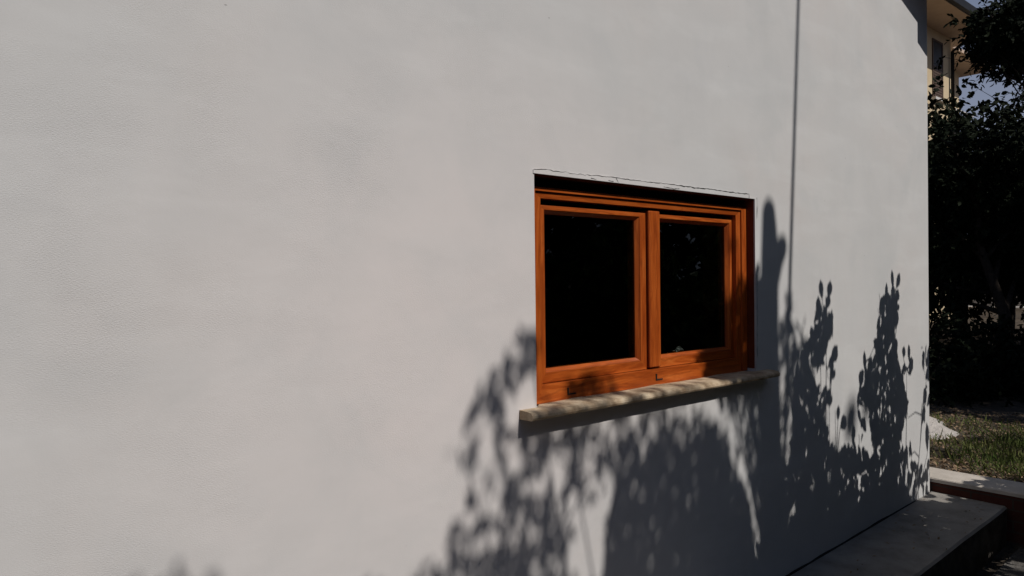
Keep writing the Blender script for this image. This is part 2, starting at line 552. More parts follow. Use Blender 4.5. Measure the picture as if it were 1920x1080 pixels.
def sash(x0, x1, z0, z1, gx0, gx1, gz0, gz1):
    s = MB()
    s.ring((x0, z0, x1, z1), (gx0 - .014, gz0 - .014, gx1 + .014, gz1 + .014), .074, .0735, .135)
    s.ring((gx0 - .0138, gz0 - .0138, gx1 + .0138, gz1 + .0138), (gx0, gz0, gx1, gz1), .076, .092, .134)
    so = s.build('sash', [WOODX, WOODZ], win, .0018)
    p = MB()
    p.box((gx0 - .006, .094, gz0 - .006), (gx1 + .006, .100, gz1 + .006))
    p.build('glass_pane', GLASS, win)
    return so
sash(1.893, 2.524, 1.0505, 1.722, 1.938, 2.469, 1.104, 1.690)
sash(2.611, 3.186, 1.0505, 1.722, 2.634, 3.150, 1.104, 1.690)
mu = MB()
mu.box((2.532, .062, 1.056), (2.6095, .13, 1.7335), 1)
mu.build('meeting_stile', [WOODX, WOODZ], win, .006, 3)
# stone sill in three lengths with a rounded nose
si = MB()
prof = [(.05, .983), (-.045, .9815), (-.062, .978), (-.071, .970), (-.073, .962), (-.070, .955), (-.062, .951), (.0, .950), (.05, .950)]
def sill_piece(x0, x1):
    nn = max(2, int((x1 - x0) / .05))
    vs, fs = [], []
    m_ = len(prof)
    for i in range(nn + 1):
        x = x0 + (x1 - x0) * i / nn
        for y, z in prof:
            jy = .0006 * math.sin(17 * x + 60 * z) + .0004 * math.sin(41 * x)
            vs.append((x, y + (jy if y < -.03 else 0), z + (.0012 * math.sin(13 * x) if z > .96 else 0)))
    for i in range(nn):
        for k in range(m_):
            a, b = i * m_ + k, i * m_ + (k + 1) % m_
            fs.append((a, a + m_, b + m_, b))
    fs.append(tuple(range(m_)))
    fs.append(tuple(nn * m_ + k for k in range(m_ - 1, -1, -1)))
    # cut the back of the end pieces at the wall face
    vs = [(x, min(y, -.0005) if (x < WX0 + .001 or x > WX1 - .001) else y, z) for x, y, z in vs]
    si.add(vs, fs)
sill_piece(1.722, 1.8058)
sill_piece(1.8062, 1.9855)
sill_piece(1.986, 2.7055)
sill_piece(2.706, 3.2672)
sill_piece(3.2676, 3.370)
si.build('sill', STONE, win)

# folded card standing on the inner sill, seen through the right pane
cd = MB()
cd.add([(2.80, .16, 1.07), (2.93, .15, 1.07), (2.865, .17, 1.118), (2.80, .19, 1.07), (2.99, .19, 1.07), (2.93, .205, 1.118)],
       [(0, 1, 2), (1, 4, 5, 2), (0, 2, 5, 3), (0, 3, 4, 1)])
cd.box((2.70, .14, 1.055), (3.1, .30, 1.069))
o = cd.build('folded_card', PALE)
tag(o, 'small grey folded card standing behind the right window pane', 'card')

sm = MB()
vs, fs = [], []
for i, x in enumerate(np.linspace(2.0, 5.22, 90)):
    z = -0.052 + (max(x, 3) - 5.47) * .030 + .009
    hw = .007 * (.4 + abs(math.sin(5 * x) * .5 + .4 * math.sin(13 * x + 1))) * min(1, (5.25 - x) * 2.5)
    vs += [(x, -.0016, z + hw), (x, -.0085, z + .0005 - .003)]
fs = [(2 * i, 2 * i + 1, 2 * i + 3, 2 * i + 2) for i in range(89)]
sm.add(vs, fs)
sm.build('foot_seam', SEAM, house)

# ------------------------------------------------------------------ kerb, sand heap
kerb = empty('garden_kerb', (5.6, -1, 0), 'low red brick kerb with a pale concrete top at the end of the ledge', 'kerb')
k = MB()
k.box((5.505, -4.0, -.35), (5.77, 1.5, .019))
k.build('brick_riser', BRICK, kerb, .004)
k = MB()
ys = np.linspace(-4.0, 1.5, 40)
vs, fs = [], []
for y in ys:
    j = .005 * math.sin(9 * y) + .003 * math.sin(31 * y)
    vs += [(5.500 + j * .4, y, .020), (5.500 + j * .4, y, .041), (5.508 + j, y, .048), (5.78 + j, y, .052), (5.79 + j, y, .020)]
for i in range(len(ys) - 1):
    for q in range(5):
        a, b = i * 5 + q, i * 5 + (q + 1) % 5
        fs.append((a, b, b + 5, a + 5))
fs += [(4, 3, 2, 1, 0), tuple((len(ys) - 1) * 5 + q for q in range(5))]
k.add(vs, fs)
k.build('concrete_cap', CAPC, kerb)

hp = MB()
vs, fs = [], []
nr, na = 12, 36
for i in range(nr + 1):
    r = i / nr
    for j in range(na):
        t = 2 * math.pi * j / na
        rr = r * (.80 + .10 * math.sin(3 * t + 1) + .05 * math.sin(7 * t))
        z = .24 * (1 - r) ** 1.3 + .02 * math.sin(6 * t + 9 * r) * r * (1 - r) * 2 - .05 * r
        vs.append((7.55 + rr * .95 * math.cos(t), 1.05 + rr * .8 * math.sin(t), z + gh(7.5, 1) + .01))
for i in range(nr):
    for j in range(na):
        a, b = i * na + j, i * na + (j + 1) % na
        fs.append((a, a + na, b + na, b))
hp.add(vs, fs, 0, True)
o = hp.build('sand_heap', SAND)
tag(o, 'low pale heap of sand on the grass beyond the house corner', 'sand heap')

# ------------------------------------------------------------------ foliage tools
LEAF8 = np.array([[0, 0], [.22, .22], [.46, .55], [.42, .82], [0, 1.0], [-.42, .82], [-.46, .55], [-.22, .22]])
LEAF6 = np.array([[0, 0], [.42, .35], [.36, .72], [0, 1.0], [-.36, .72], [-.42, .35]])
def leaves_mesh(name, P, D, Nn, L, W, mat, parent=None, shape=LEAF8, curl=.18):
    """P base points, D leaf axis, Nn normals; lengths L and widths W"""
    P, D, Nn = np.asarray(P), np.asarray(D, float), np.asarray(Nn, float)
    n = len(P)
    D /= np.linalg.norm(D, axis=1)[:, None] + 1e-9
    S = np.cross(D, Nn)
    S /= np.linalg.norm(S, axis=1)[:, None] + 1e-9
    Nn = np.cross(S, D)
    k = len(shape)
    V = np.zeros((n, k, 3))
    for i, (a, b) in enumerate(shape):
        V[:, i] = P + S * (a * W)[:, None] + D * (b * L)[:, None] - Nn * ((b * b) * curl * L)[:, None] + Nn * (abs(a) * .25 * W)[:, None]
    me = bpy.data.meshes.new(name)
    me.vertices.add(n * k)
    me.vertices.foreach_set('co', V.reshape(-1))
    me.loops.add(n * k)
    me.loops.foreach_set('vertex_index', np.arange(n * k, dtype=np.int32))
    me.polygons.add(n)
    me.polygons.foreach_set('loop_start', np.arange(0, n * k, k, dtype=np.int32))
    me.polygons.foreach_set('loop_total', np.full(n, k, dtype=np.int32))
    me.update(calc_edges=True)
    me.validate()
    return link(name, me, mat, parent)

def rand_dirs(n):
    v = RNG.normal(size=(n, 3))
    return v / np.linalg.norm(v, axis=1)[:, None]

def inside(poly, x, y):
    poly = np.asarray(poly, float)
    r = np.zeros(len(x), bool)
    j = len(poly) - 1
    for i in range(len(poly)):
        xi, yi = poly[i]
        xj, yj = poly[j]
        c = ((yi > y) != (yj > y)) & (x < (xj - xi) * (y - yi) / (yj - yi + 1e-12) + xi)
        r ^= c
        j = i
    return r

def wallpoly(px):
    """polygon noted on the wall in photo pixels -> (X, Z) on the wall"""
    return [tuple(on_plane(x, y)[[0, 2]]) for x, y in px]

def fill(poly, holes, cover, p0, p1, area, pad=0.0):
    """random leaf seats whose sun shadow falls in poly on the wall; p0..p1 = metres out from the wall"""
    poly = np.asarray(poly)
    lo, hi = poly.min(0), poly.max(0)
    A = (hi[0] - lo[0]) * (hi[1] - lo[1])
    n = int(-math.log(max(1e-3, 1 - cover)) * A / area)
    x = RNG.uniform(lo[0], hi[0], n)
    z = RNG.uniform(lo[1], hi[1], n)
    ok = inside(poly, x, z)
    for h in holes:
        ok &= ~inside(h, x, z)
    x, z = x[ok], z[ok]
    p = RNG.uniform(p0, p1, len(x))
    return np.stack([x + .1 * p, -p, z + 1.03 * p], 1)

# ------------------------------------------------------------------ shrubs and trees in front of the wall
def plant(name, label, cat, seats, base, tops, L, W, leafmat, group=None, upright=.75, stem_r=.014, extra=None, twigs=60):
    root = empty(name, base, label, cat, group)
    seats = seats[(seats[:, 2] > -.26) & ((1.95 + seats[:, 1]) < .222 * seats[:, 0])]
    n = len(seats)
    D = rand_dirs(n) * .75
    D[:, 2] += upright
    Nn = rand_dirs(n)
    Nn[:, 1] -= .5
    Ls = L * RNG.uniform(.65, 1.15, n)
    Ws = W * RNG.uniform(.7, 1.15, n)
    P = seats - D / np.linalg.norm(D, axis=1)[:, None] * (Ls * .5)[:, None]
    Dn = D
    if extra is not None:
        eP, eD, eL, eW = extra
        extra_base = eP
        P = np.concatenate([P, eP]); Dn = np.concatenate([D, eD]); Ls = np.concatenate([Ls, eL]); Ws = np.concatenate([Ws, eW])
        en = np.tile(np.array([[.12, -1.0, .25]]), (len(eP), 1)) + RNG.normal(size=(len(eP), 3)) * .15
        Nn = np.concatenate([Nn, en])
    leaves_mesh('foliage', P, Dn, Nn, Ls, Ws, leafmat, root)
    st = MB()
    nodes_ = []
    for tpt in tops:
        b = np.array(base) + RNG.normal(size=3) * [.06, .05, 0]
        pts = []
        for q in range(9):
            s = q / 8
            pts.append(b * (1 - s) + np.array(tpt) * s + np.array([.05, .03, 0]) * math.sin(3 * s + tpt[0] * 7) * (1 - s) * s * 3)
        rad = [stem_r * (1 - .8 * q / 8) for q in range(9)]
        st.tube(pts, rad, 6)
        nodes_ += pts[2:]
    nodes_ = np.array(nodes_)
    for q in RNG.choice(n, min(twigs, n), replace=False) if n else []:
        s = P[q]
        cand = nodes_[nodes_[:, 2] < s[2] - .05]
        if len(cand) == 0:
            continue
        c = cand[np.argmin(np.linalg.norm(cand - s, axis=1))]
        if np.linalg.norm(c - s) > .42:
            continue
        mid = (c + s) / 2 + [0, 0, .03]
        st.tube([c, mid, s], [stem_r * .32, stem_r * .24, stem_r * .12], 5, cap=False)
    if extra is not None:                     # stalks of the leaves that stand clear of the mass
        for q in range(len(extra_base)):
            s = extra_base[q]
            cand = nodes_[nodes_[:, 2] < s[2] + .01]
            c = cand[np.argmin(np.linalg.norm((cand - s) * [1, 1, .6], axis=1))]
            if np.linalg.norm(c - s) < .45:
                st.tube([c, (c + s) / 2 + [0, 0, -.02], s], [.006, .005, .0035], 5, cap=False)
    st.build('stem', BARK, root)
    return root

def cast(px, py, p):
    w_ = on_plane(px, py)
    return np.array([w_[0] + .1 * p, -p, w_[2] + 1.03 * p])

def hand_leaves(lst, p):
    """leaves noted by base and tip of their shadow (photo pixels on the wall) and width in metres"""
    P, D, L, W = [], [], [], []
    for (x0, y0, x1, y1, wd) in lst:
        pp = p + random.uniform(-.04, .04)
        a, b = cast(x0, y0, pp), cast(x1, y1, pp)
        P.append(a); D.append(b - a); L.append(np.linalg.norm(b - a)); W.append(wd * 1.4)
    return np.array(P), np.array(D), np.array(L), np.array(W)

WP = wallpoly
la = .098 * .054 * .36           # mean leaf area thrown on the wall by one shrub leaf

# shrub A (pointed shoot right of the trunk shadow)
PA = (1.06, 1.30)
sA = [
    fill(WP([(1530, 592), (1545, 586), (1563, 606), (1562, 622), (1549, 634), (1548, 676), (1527, 690), (1526, 640)]), [], 0.97, *PA, la),
    fill(WP([(1512, 640), (1527, 632), (1530, 700), (1540, 760), (1546, 800), (1490, 840), (1484, 720), (1500, 690)]),
         [WP([(1516, 668), (1524, 660), (1526, 690), (1517, 698)]), WP([(1526, 695), (1538, 690), (1540, 730), (1530, 732)])], 0.96, *PA, la),
    fill(WP([(1550, 680), (1566, 690), (1566, 706), (1552, 712)]), [], .7, *PA, la),
    fill(WP([(1543, 735), (1562, 738), (1560, 758), (1544, 766)]), [], .85, *PA, la),
    fill(WP([(1486, 830), (1546, 805), (1560, 850), (1600, 845), (1600, 900), (1620, 1000), (1480, 1080), (1440, 1100), (1440, 960), (1476, 900)]),
         [WP([(1572, 806), (1590, 806), (1592, 835), (1582, 850), (1570, 828)]), WP([(1521, 890), (1537, 892), (1532, 915), (1524, 925)]), WP([(1551, 893), (1560, 890), (1560, 907), (1552, 910)]),
          WP([(1487, 938), (1497, 934), (1493, 962), (1486, 966)]), WP([(1512, 994), (1517, 996), (1517, 1012), (1511, 1014)])], .985, *PA, la),
    fill([(2.6, .12), (4.75, .12), (4.75, -1.2), (2.6, -1.2)], [], .985, 1.06, 1.6, la),
]
exA = hand_leaves([(1542, 562, 1538, 530, .042), (1553, 560, 1557, 531, .050), (1550, 580, 1554, 556, .048), (1535, 598, 1534, 561, .045),
                   (1526, 634, 1520, 616, .040), (1557, 680, 1570, 654, .060), (1552, 690, 1562, 672, .04), (1559, 712, 1566, 696, .03),
                   (1545, 758, 1558, 736, .055), (1571, 790, 1572, 764, .035), (1575, 803, 1586, 785, .060), (1545, 830, 1553, 805, .04),
                   (1549, 612, 1562, 594, .04), (1540, 640, 1558, 628, .04)], 1.16)
seatsA = np.concatenate(sA)
plant('leafy_shrub', 'upright shrub whose narrow leafy shoot throws crisp shade right of the window', 'shrub', seatsA, (4.15, -1.22, -.33),
      [cast(1548, 556, 1.16), cast(1538, 660, 1.18), cast(1566, 770, 1.16), cast(1505, 720, 1.2), cast(1555, 760, 1.15), cast(1460, 900, 1.25)], .098, .054, LEAF_S,
      group='leafy shrubs growing beside the ledge', extra=exA)

# shrub B (taller pointed shoot near the corner)
PB = (.86, 1.08)
sB = [
    fill(WP([(1652, 564), (1664, 556), (1676, 562), (1684, 574), (1684, 604), (1672, 612), (1646, 606), (1645, 590)]), [], 0.975, *PB, la),
    fill(WP([(1648, 608), (1674, 608), (1682, 650), (1690, 700), (1702, 760), (1640, 760), (1640, 690), (1644, 640)]),
         [WP([(1660, 664), (1668, 664), (1666, 690), (1660, 700)]), WP([(1654, 738), (1664, 712), (1668, 712), (1660, 750)])], 0.97, *PB, la),
    fill(WP([(1612, 708), (1624, 700), (1638, 710), (1644, 790), (1628, 770), (1608, 760)]), [], 0.92, *PB, la),
    fill(WP([(1640, 755), (1702, 755), (1692, 800), (1684, 850), (1690, 870), (1690, 945), (1610, 990), (1602, 880), (1618, 850), (1640, 860), (1636, 800)]),
         [WP([(1640, 770), (1648, 760), (1650, 775), (1640, 800)])], .97, *PB, la),
    fill(WP([(1600, 790), (1618, 775), (1640, 800), (1640, 870), (1618, 880), (1600, 850)]), [WP([(1604, 792), (1614, 786), (1614, 820), (1604, 818)]), WP([(1618, 800), (1632, 795), (1634, 840), (1620, 880), (1614, 860)])], 0.86, *PB, la),
    fill(WP([(1688, 850), (1702, 830), (1712, 800), (1745, 800), (1745, 935), (1690, 960)]), [WP([(1703, 828), (1730, 740), (1744, 740), (1744, 850), (1722, 880), (1710, 850)])], .62, *PB, la * 1.2),
    fill(WP([(1728, 652), (1745, 650), (1745, 760), (1736, 800), (1724, 770), (1734, 720)]), [], .45, *PB, la),
    fill([(3.6, .06), (5.0, .10), (5.22, -.10), (5.34, -.26), (5.46, -.50), (5.46, -.72), (3.6, -.80)], [], .985, .86, 1.4, la),
    fill([(3.6, -.45), (5.62, -.45), (5.62, -.80), (3.6, -.84)], [], .985, .86, 1.4, la),
    fill([(3.6, -.84), (5.7, -.80), (5.7, -1.3), (3.6, -1.3)], [], .62, .86, 1.4, la * 1.3),
    fill([(5.22, -.24), (5.56, -.18), (6.1, -.36), (6.1, -1.0), (5.22, -1.0)], [], .93, .86, 1.3, la),
]
exB = hand_leaves([(1675, 545, 1672, 511, .035), (1680, 541, 1687, 517, .045), (1675, 568, 1674, 538, .050), (1680, 566, 1684, 546, .055), (1662, 572, 1662, 536, .035),
                   (1682, 606, 1676, 574, .06), (1648, 584, 1656, 560, .05), (1705, 680, 1704, 650, .035), (1694, 672, 1695, 652, .045), (1703, 690, 1712, 678, .06),
                   (1708, 702, 1706, 690, .05), (1692, 700, 1697, 684, .05), (1623, 702, 1620, 664, .035), (1627, 706, 1634, 674, .055), (1634, 690, 1644, 668, .045),
                   (1613, 728, 1616, 700, .05), (1624, 736, 1634, 708, .045), (1638, 652, 1646, 640, .05), (1740, 690, 1742, 654, .05), (1731, 760, 1736, 735, .05),
                   (1727, 800, 1734, 765, .05), (1739, 850, 1738, 800, .05)], .95)
seatsB = np.concatenate(sB)
plant('leafy_shrub', 'taller shrub with a forked leafy tip that shades the wall next to the house corner', 'shrub', seatsB, (5.02, -1.0, -.33),
      [cast(1676, 540, .95), cast(1622, 680, .97), cast(1700, 690, .93), cast(1738, 700, .95), cast(1650, 800, 1.0)], .098, .054, LEAF_S,
      group='leafy shrubs growing beside the ledge', extra=exB)

# broad-leaved tree further out: the soft shade below and beside the window
PT = (3.2, 4.3)
lt = .066 * .038 * .40
gaps = [WP([(1030, 860), (1062, 850), (1068, 900), (1052, 930), (1036, 910)]), WP([(1085, 880), (1112, 870), (1118, 920), (1096, 935)]),
        WP([(1092, 965), (1150, 905), (1138, 980), (1130, 1085), (1060, 1085)]), WP([(1100, 830), (1120, 825), (1122, 850), (1104, 855)]),
        WP([(905, 840), (930, 830), (935, 880), (915, 890)]), WP([(1000, 890), (1026, 880), (1030, 930), (1005, 935)]), WP([(890, 1000), (925, 985), (935, 1030), (900, 1045)])]
sT = [
    fill(WP([(985, 615), (1030, 620), (1010, 700), (965, 735), (940, 775), (905, 800), (892, 850), (850, 882), (836, 855), (866, 805), (888, 765), (905, 715), (945, 675), (965, 640)]), gaps, .78, *PT, lt),
    fill(WP([(915, 770), (950, 740), (960, 800), (930, 840)]), gaps, .70, *PT, lt),
    fill(WP([(860, 880), (960, 800), (1010, 800), (1020, 900), (960, 900), (880, 960)]), gaps, .50, *PT, lt),
    fill(WP([(822, 1100), (850, 985), (905, 970), (950, 900), (1010, 895), (1062, 955), (1060, 1100)]), gaps, .83, *PT, lt),
    fill(WP([(960, 790), (1050, 775), (1080, 860), (1060, 960), (1000, 900)]), gaps, .70, *PT, lt),
    fill(WP([(1050, 800), (1310, 760), (1345, 800), (1240, 840), (1180, 870), (1140, 960), (1090, 950), (1060, 900)]), gaps, .74, *PT, lt),
    fill(WP([(1150, 930), (1185, 865), (1240, 835), (1290, 828), (1320, 800), (1345, 795), (1362, 830), (1376, 880), (1405, 930), (1420, 1110), (1130, 1110), (1138, 1000)]), [], .99, *PT, lt),
    fill(WP([(1345, 760), (1425, 740), (1428, 900), (1400, 910), (1372, 860)]), [], .50, *PT, lt),
    fill(WP([(1075, 705), (1120, 672), (1165, 672), (1185, 735), (1085, 752)]), [], .90, *PT, lt),
    fill(WP([(1040, 735), (1300, 715), (1300, 760), (1000, 790)]), [], .40, *PT, lt),
    fill([(.35, .70), (.62, .74), (.75, .60), (.40, .55)], [], .35, *PT, lt),
    fill([(1.0, .55), (3.2, .45), (3.4, -1.6), (.6, -1.6)], [WP([(1092, 965), (1150, 905), (1138, 980), (1130, 1085), (1060, 1085)])], .45, *PT, lt),
]
root = plant('broad_leaved_tree', 'broad leaved tree whose crown throws the soft mottled shade below the window', 'tree', np.concatenate(sT), (3.35, -3.5, -.33),
      [cast(1000, 690, 3.4), cast(870, 860, 3.4), cast(1080, 900, 3.4), cast(1250, 850, 3.4), cast(1340, 800, 3.4), cast(960, 980, 3.4)], .066, .038, LEAF_T,
      upright=.35, stem_r=.022, twigs=90)

# unseen dense hedge, added to block low sky and ground bounce from the wall
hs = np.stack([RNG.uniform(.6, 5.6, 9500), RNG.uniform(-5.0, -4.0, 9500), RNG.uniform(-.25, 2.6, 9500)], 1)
plant('added_hedge', 'unseen dense hedge added opposite the window to keep sky light off the wall', 'hedge', hs, (3.0, -4.5, -.33),
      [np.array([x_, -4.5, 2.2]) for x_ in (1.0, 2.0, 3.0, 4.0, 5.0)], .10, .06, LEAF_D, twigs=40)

# pruned trunk with a stub, and the shoots round it (soft shade right of the window)
PR = 3.5
tb = empty('pruned_tree', (3.75, -3.5, -.3), 'tall pruned tree trunk with one short stub and leafy side shoots', 'tree')
tr = MB()
def tz(px, py):
    return cast(px, py, PR)
zt = [(1441, 386, .040), (1441, 396, .060), (1442, 420, .068), (1443, 460, .080), (1443, 520, .085), (1442, 600, .092), (1443, 700, .10), (1445, 900, .115)]
pts = [tz(a, b) for a, b, _ in zt][::-1]
rad = [c for *_, c in zt][::-1]
b0 = pts[0].copy(); b0[2] = -.4
tr.tube([b0] + pts, [.15] + rad, 12)
tr.tube([tz(1447, 520), tz(1458, 480), tz(1468, 462), tz(1472, 455)], [.075, .062, .048, .03], 10)
tr.build('trunk', BARK, tb)
lp = lt
PS = (3.0, 3.7)
sP = [
    fill(WP([(1398, 525), (1418, 520), (1430, 560), (1424, 740), (1335, 740), (1338, 680), (1352, 600), (1375, 545)]), [], .99, 2.5, 3.0, lp),
    fill(WP([(1476, 545), (1490, 600), (1512, 625), (1530, 690), (1515, 780), (1480, 770), (1464, 700), (1466, 600)]), [], .72, *PS, lp),
    fill(WP([(1466, 760), (1505, 760), (1496, 960), (1470, 960)]), [WP([(1474, 790), (1488, 785), (1484, 900), (1472, 900)])], .65, *PS, lp),
    fill(WP([(1418, 640), (1432, 640), (1432, 740), (1418, 740)]), [], .5, *PS, lp),
    fill([(3.25, .4), (3.9, .4), (3.9, -.6), (3.1, -.6)], [], .6, *PS, lp),
    fill(WP([(1375, 415), (1395, 420), (1395, 440), (1378, 440)]), [], .2, *PS, lp),
]
seatsP = np.concatenate(sP)
n = len(seatsP)
D = rand_dirs(n) * .8; D[:, 2] -= .15
leaves_mesh('foliage', seatsP, D, rand_dirs(n), .075 * RNG.uniform(.7, 1.15, n), .042 * RNG.uniform(.7, 1.15, n), LEAF_T, tb)
br = MB()
for q in RNG.choice(n, 40, replace=False):
    s = seatsP[q]
    z0 = s[2] - .35
    c = np.array([3.76, -3.5, max(z0, .2)])
    br.tube([c, (c + s) / 2 + [0, 0, .05], s], [.014, .009, .004], 5, cap=False)
br.build('side_shoot', BARK, tb)

# thin pole, only its shadow line crosses the top of the wall
mp = MB()
a, b = on_plane(1497, 0), on_plane(1480, 560)
pp = 3.05
A3, B3 = np.array([a[0] + .1 * pp, -pp, a[2] + 1.03 * pp]), np.array([b[0] + .1 * pp, -pp, b[2] + 1.03 * pp])
d = (A3 - B3) / (A3[2] - B3[2])
mp.tube([B3 - d * (B3[2] + .4), B3, A3, A3 + d * 1.2], [.019, .017, .015, .014], 10)
mp.tube([B3 - d * (B3[2] + .34), B3 - d * (B3[2] + .2)], [.05, .05], 10)
o = mp.build('thin_pole', METAL)
tag(o, 'thin grey metal pole leaning slightly, throwing a straight line of shade on the wall', 'pole')

# ------------------------------------------------------------------ trees beyond the house corner
def crown_tree(name, label, base, clumps, nleaf, L, W, leafmat, group=None, trunk_r=.12, droop=.25, spray=9, reach=1.0, limb=1.0, rise=.55):
    root = empty(name, base, label, 'tree', group)
    tot = sum(c[1] * c[2] * c[3] for c in clumps)
    P, D, Nn, LL, WW = [], [], [], [], []
    tk = MB()
    base = np.array(base, float)
    top = np.array([np.mean([c[0][0] for c in clumps]), np.mean([c[0][1] for c in clumps]), np.max([c[0][2] for c in clumps])])
    spine = [base, base * .7 + top * .3 + [.1, -.08, 0], base * .4 + top * .6 + [-.08, .1, 0], top]
    tk.tube(spine, [trunk_r, trunk_r * .8, trunk_r * .5, trunk_r * .2], 9)
    for c in clumps:
        cen = np.array(c[0]); r = np.array(c[1:4])
        zt = cen[2] - rise * np.hypot(*(cen[:2] - base[:2])) - .2
        zs_ = [p[2] for p in spine]
        zt = min(max(zt, zs_[0] + .3 * (zs_[3] - zs_[0])), zs_[3])
        s = np.array([np.interp(zt, zs_, [p[q] for p in spine]) for q in range(3)])
        tk.tube([s, s * .65 + cen * .35 + RNG.normal(size=3) * .06 + [0, 0, .10], s * .3 + cen * .7 + RNG.normal(size=3) * .05 + [0, 0, .06], cen], [trunk_r * .45 * limb, trunk_r * .34 * limb, trunk_r * .22 * limb, trunk_r * .08 * limb], 6, cap=False)
        m_ = max(2, int(nleaf * r.prod() / tot / spray))
        for _ in range(m_):
            u = RNG.normal(size=3); u /= np.linalg.norm(u)
            q = cen + r * u * RNG.uniform(.25, 1) ** .45
            dr = u * .8 + RNG.normal(size=3) * .6
            dr[2] -= droop
            dr /= np.linalg.norm(dr)
            ln = L * RNG.uniform(2.5, 4.5) * reach
            for k_ in range(spray):
                t_ = k_ / spray
                pt = q + dr * ln * t_ + np.array([0, 0, -droop * ln * t_ * t_])
                P.append(pt)
                dd = dr * .7 + RNG.normal(size=3) * .55
                dd[2] -= droop
                D.append(dd)
                Nn.append(RNG.normal(size=3) + [0, -.3, .8])
                LL.append(L * RNG.uniform(.6, 1.2)); WW.append(W * RNG.uniform(.7, 1.2))
    leaves_mesh('crown', np.array(P), np.array(D), np.array(Nn), np.array(LL), np.array(WW), leafmat, root, LEAF6)
    tk.build('trunk', BARK, root)
    return root

def clump(px, py, d, rx, rz, ry=None):
    return (at_depth(px, py, d), rx, ry or rx, rz)

# near tree: branches hang in from the right at the top
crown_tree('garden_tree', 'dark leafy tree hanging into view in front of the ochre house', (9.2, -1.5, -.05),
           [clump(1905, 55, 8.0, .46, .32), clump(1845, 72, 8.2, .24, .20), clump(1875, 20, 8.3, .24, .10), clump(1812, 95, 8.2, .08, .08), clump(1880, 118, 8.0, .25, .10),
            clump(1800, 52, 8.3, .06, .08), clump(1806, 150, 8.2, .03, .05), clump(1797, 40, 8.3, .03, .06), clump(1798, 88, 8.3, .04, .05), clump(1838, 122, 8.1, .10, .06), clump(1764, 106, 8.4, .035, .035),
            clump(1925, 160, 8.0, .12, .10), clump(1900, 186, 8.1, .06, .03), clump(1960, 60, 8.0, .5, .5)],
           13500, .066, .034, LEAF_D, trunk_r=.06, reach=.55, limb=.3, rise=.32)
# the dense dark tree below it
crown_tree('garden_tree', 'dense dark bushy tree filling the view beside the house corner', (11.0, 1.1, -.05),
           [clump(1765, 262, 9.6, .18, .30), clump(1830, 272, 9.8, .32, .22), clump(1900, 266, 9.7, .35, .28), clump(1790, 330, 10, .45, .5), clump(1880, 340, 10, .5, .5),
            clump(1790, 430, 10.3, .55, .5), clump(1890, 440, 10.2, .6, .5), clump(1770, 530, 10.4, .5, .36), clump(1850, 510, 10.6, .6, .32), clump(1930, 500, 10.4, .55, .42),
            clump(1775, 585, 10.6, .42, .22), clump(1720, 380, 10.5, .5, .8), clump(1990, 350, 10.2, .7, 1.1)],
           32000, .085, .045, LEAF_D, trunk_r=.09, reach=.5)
# a second row behind
GB = 'trees standing behind the garden'
for i, (px, d, sc_, hh) in enumerate(((1700, 15, 1.3, 2.2), (1800, 16, 1.2, 1.9), (1890, 17, 1.5, 2.4), (1990, 15, 1.5, 2.4))):
    c = at_depth(px, 440, d)
    crown_tree('background_tree', ['dark tree half hidden by the house corner', 'dark tree behind the dense garden tree, left of its trunk', 'dark tree behind the dense garden tree, near the right edge', 'dark tree standing outside the right edge of view'][i],
               (c[0], c[1], -.05), [(c + [0, 0, .2], sc_, sc_, 1.2), (c + [.3, .3, 1.3], sc_ * .9, sc_ * .9, .9), (c + [-.2, .2, -.6], sc_ * .9, sc_ * .9, .55), (c + [.2, .1, 2.3], sc_ * .8, sc_ * .8, .7)],
               7000, .16, .10, LEAF_D, GB, .12)

# low dark bushes in the shade under the trees
for i, (px, py, d, rx, rz) in enumerate(((1765, 680, 8.9, .62, .58), (1850, 676, 9.3, .60, .56), (1935, 676, 9.0, .62, .56))):
    c = at_depth(px, py, d)
    crown_tree('dark_bush', ['low dark bush in the shade, close to the house corner', 'low dark bush in the shade, between two other bushes', 'low dark bush in the shade at the right edge of the photo'][i],
               (c[0], c[1], -.05), [(c, rx, rx, rz * .8), (c + [.2, .1, -.25], rx, rx, rz * .6), (c + [-.3, -.1, -.35], rx * .8, rx * .8, rz * .45)], 3600, .09, .05, LEAF_D,
               'dark bushes under the trees', .03, droop=.1)['category'] = 'bush'

# unseen tall trees, added to cut sky light and shade the garden; mirrored in panes
proto = None
GT = 'tall trees added out of view to cut sky light'
def tall_tree(x, y, h, r):
    cl = []
    for q in range(16):
        t = 2 * math.pi * q * .382
        zz = .9 + (h - 1.6) * (q + .5) / 16
        rr = r * .55 * (1 if q < 11 else .6)
        cl.append((np.array([x + rr * math.cos(t), y + rr * math.sin(t), zz]), r * .62, r * .62, h * .12))
    return crown_tree('added_shade_tree', 'unseen tall dense tree of a row added to block light', (x, y, -.35), cl, 4800, .30, .20, LEAF_D, GT, .2)
for x, y, h, r in ((11.3, -5.0, 8.8, 2.2), (13.5, -5.6, 9.6, 2.6), (17.8, -5.4, 9.4, 2.6), (22.0, -5.0, 9.8, 2.7), (-10.5, -9.4, 8.2, 2.6), (-6.6, -9.6, 8.6, 2.6), (-2.8, -9.2, 7.5, 2.5), (0.8, -9.5, 7.3, 2.5), (4.4, -9.3, 8.6, 2.5), (8.0, -9.4, 8.3, 2.5), (11.6, -9.6, 9.0, 2.6)):
    tall_tree(x, y, h, r)

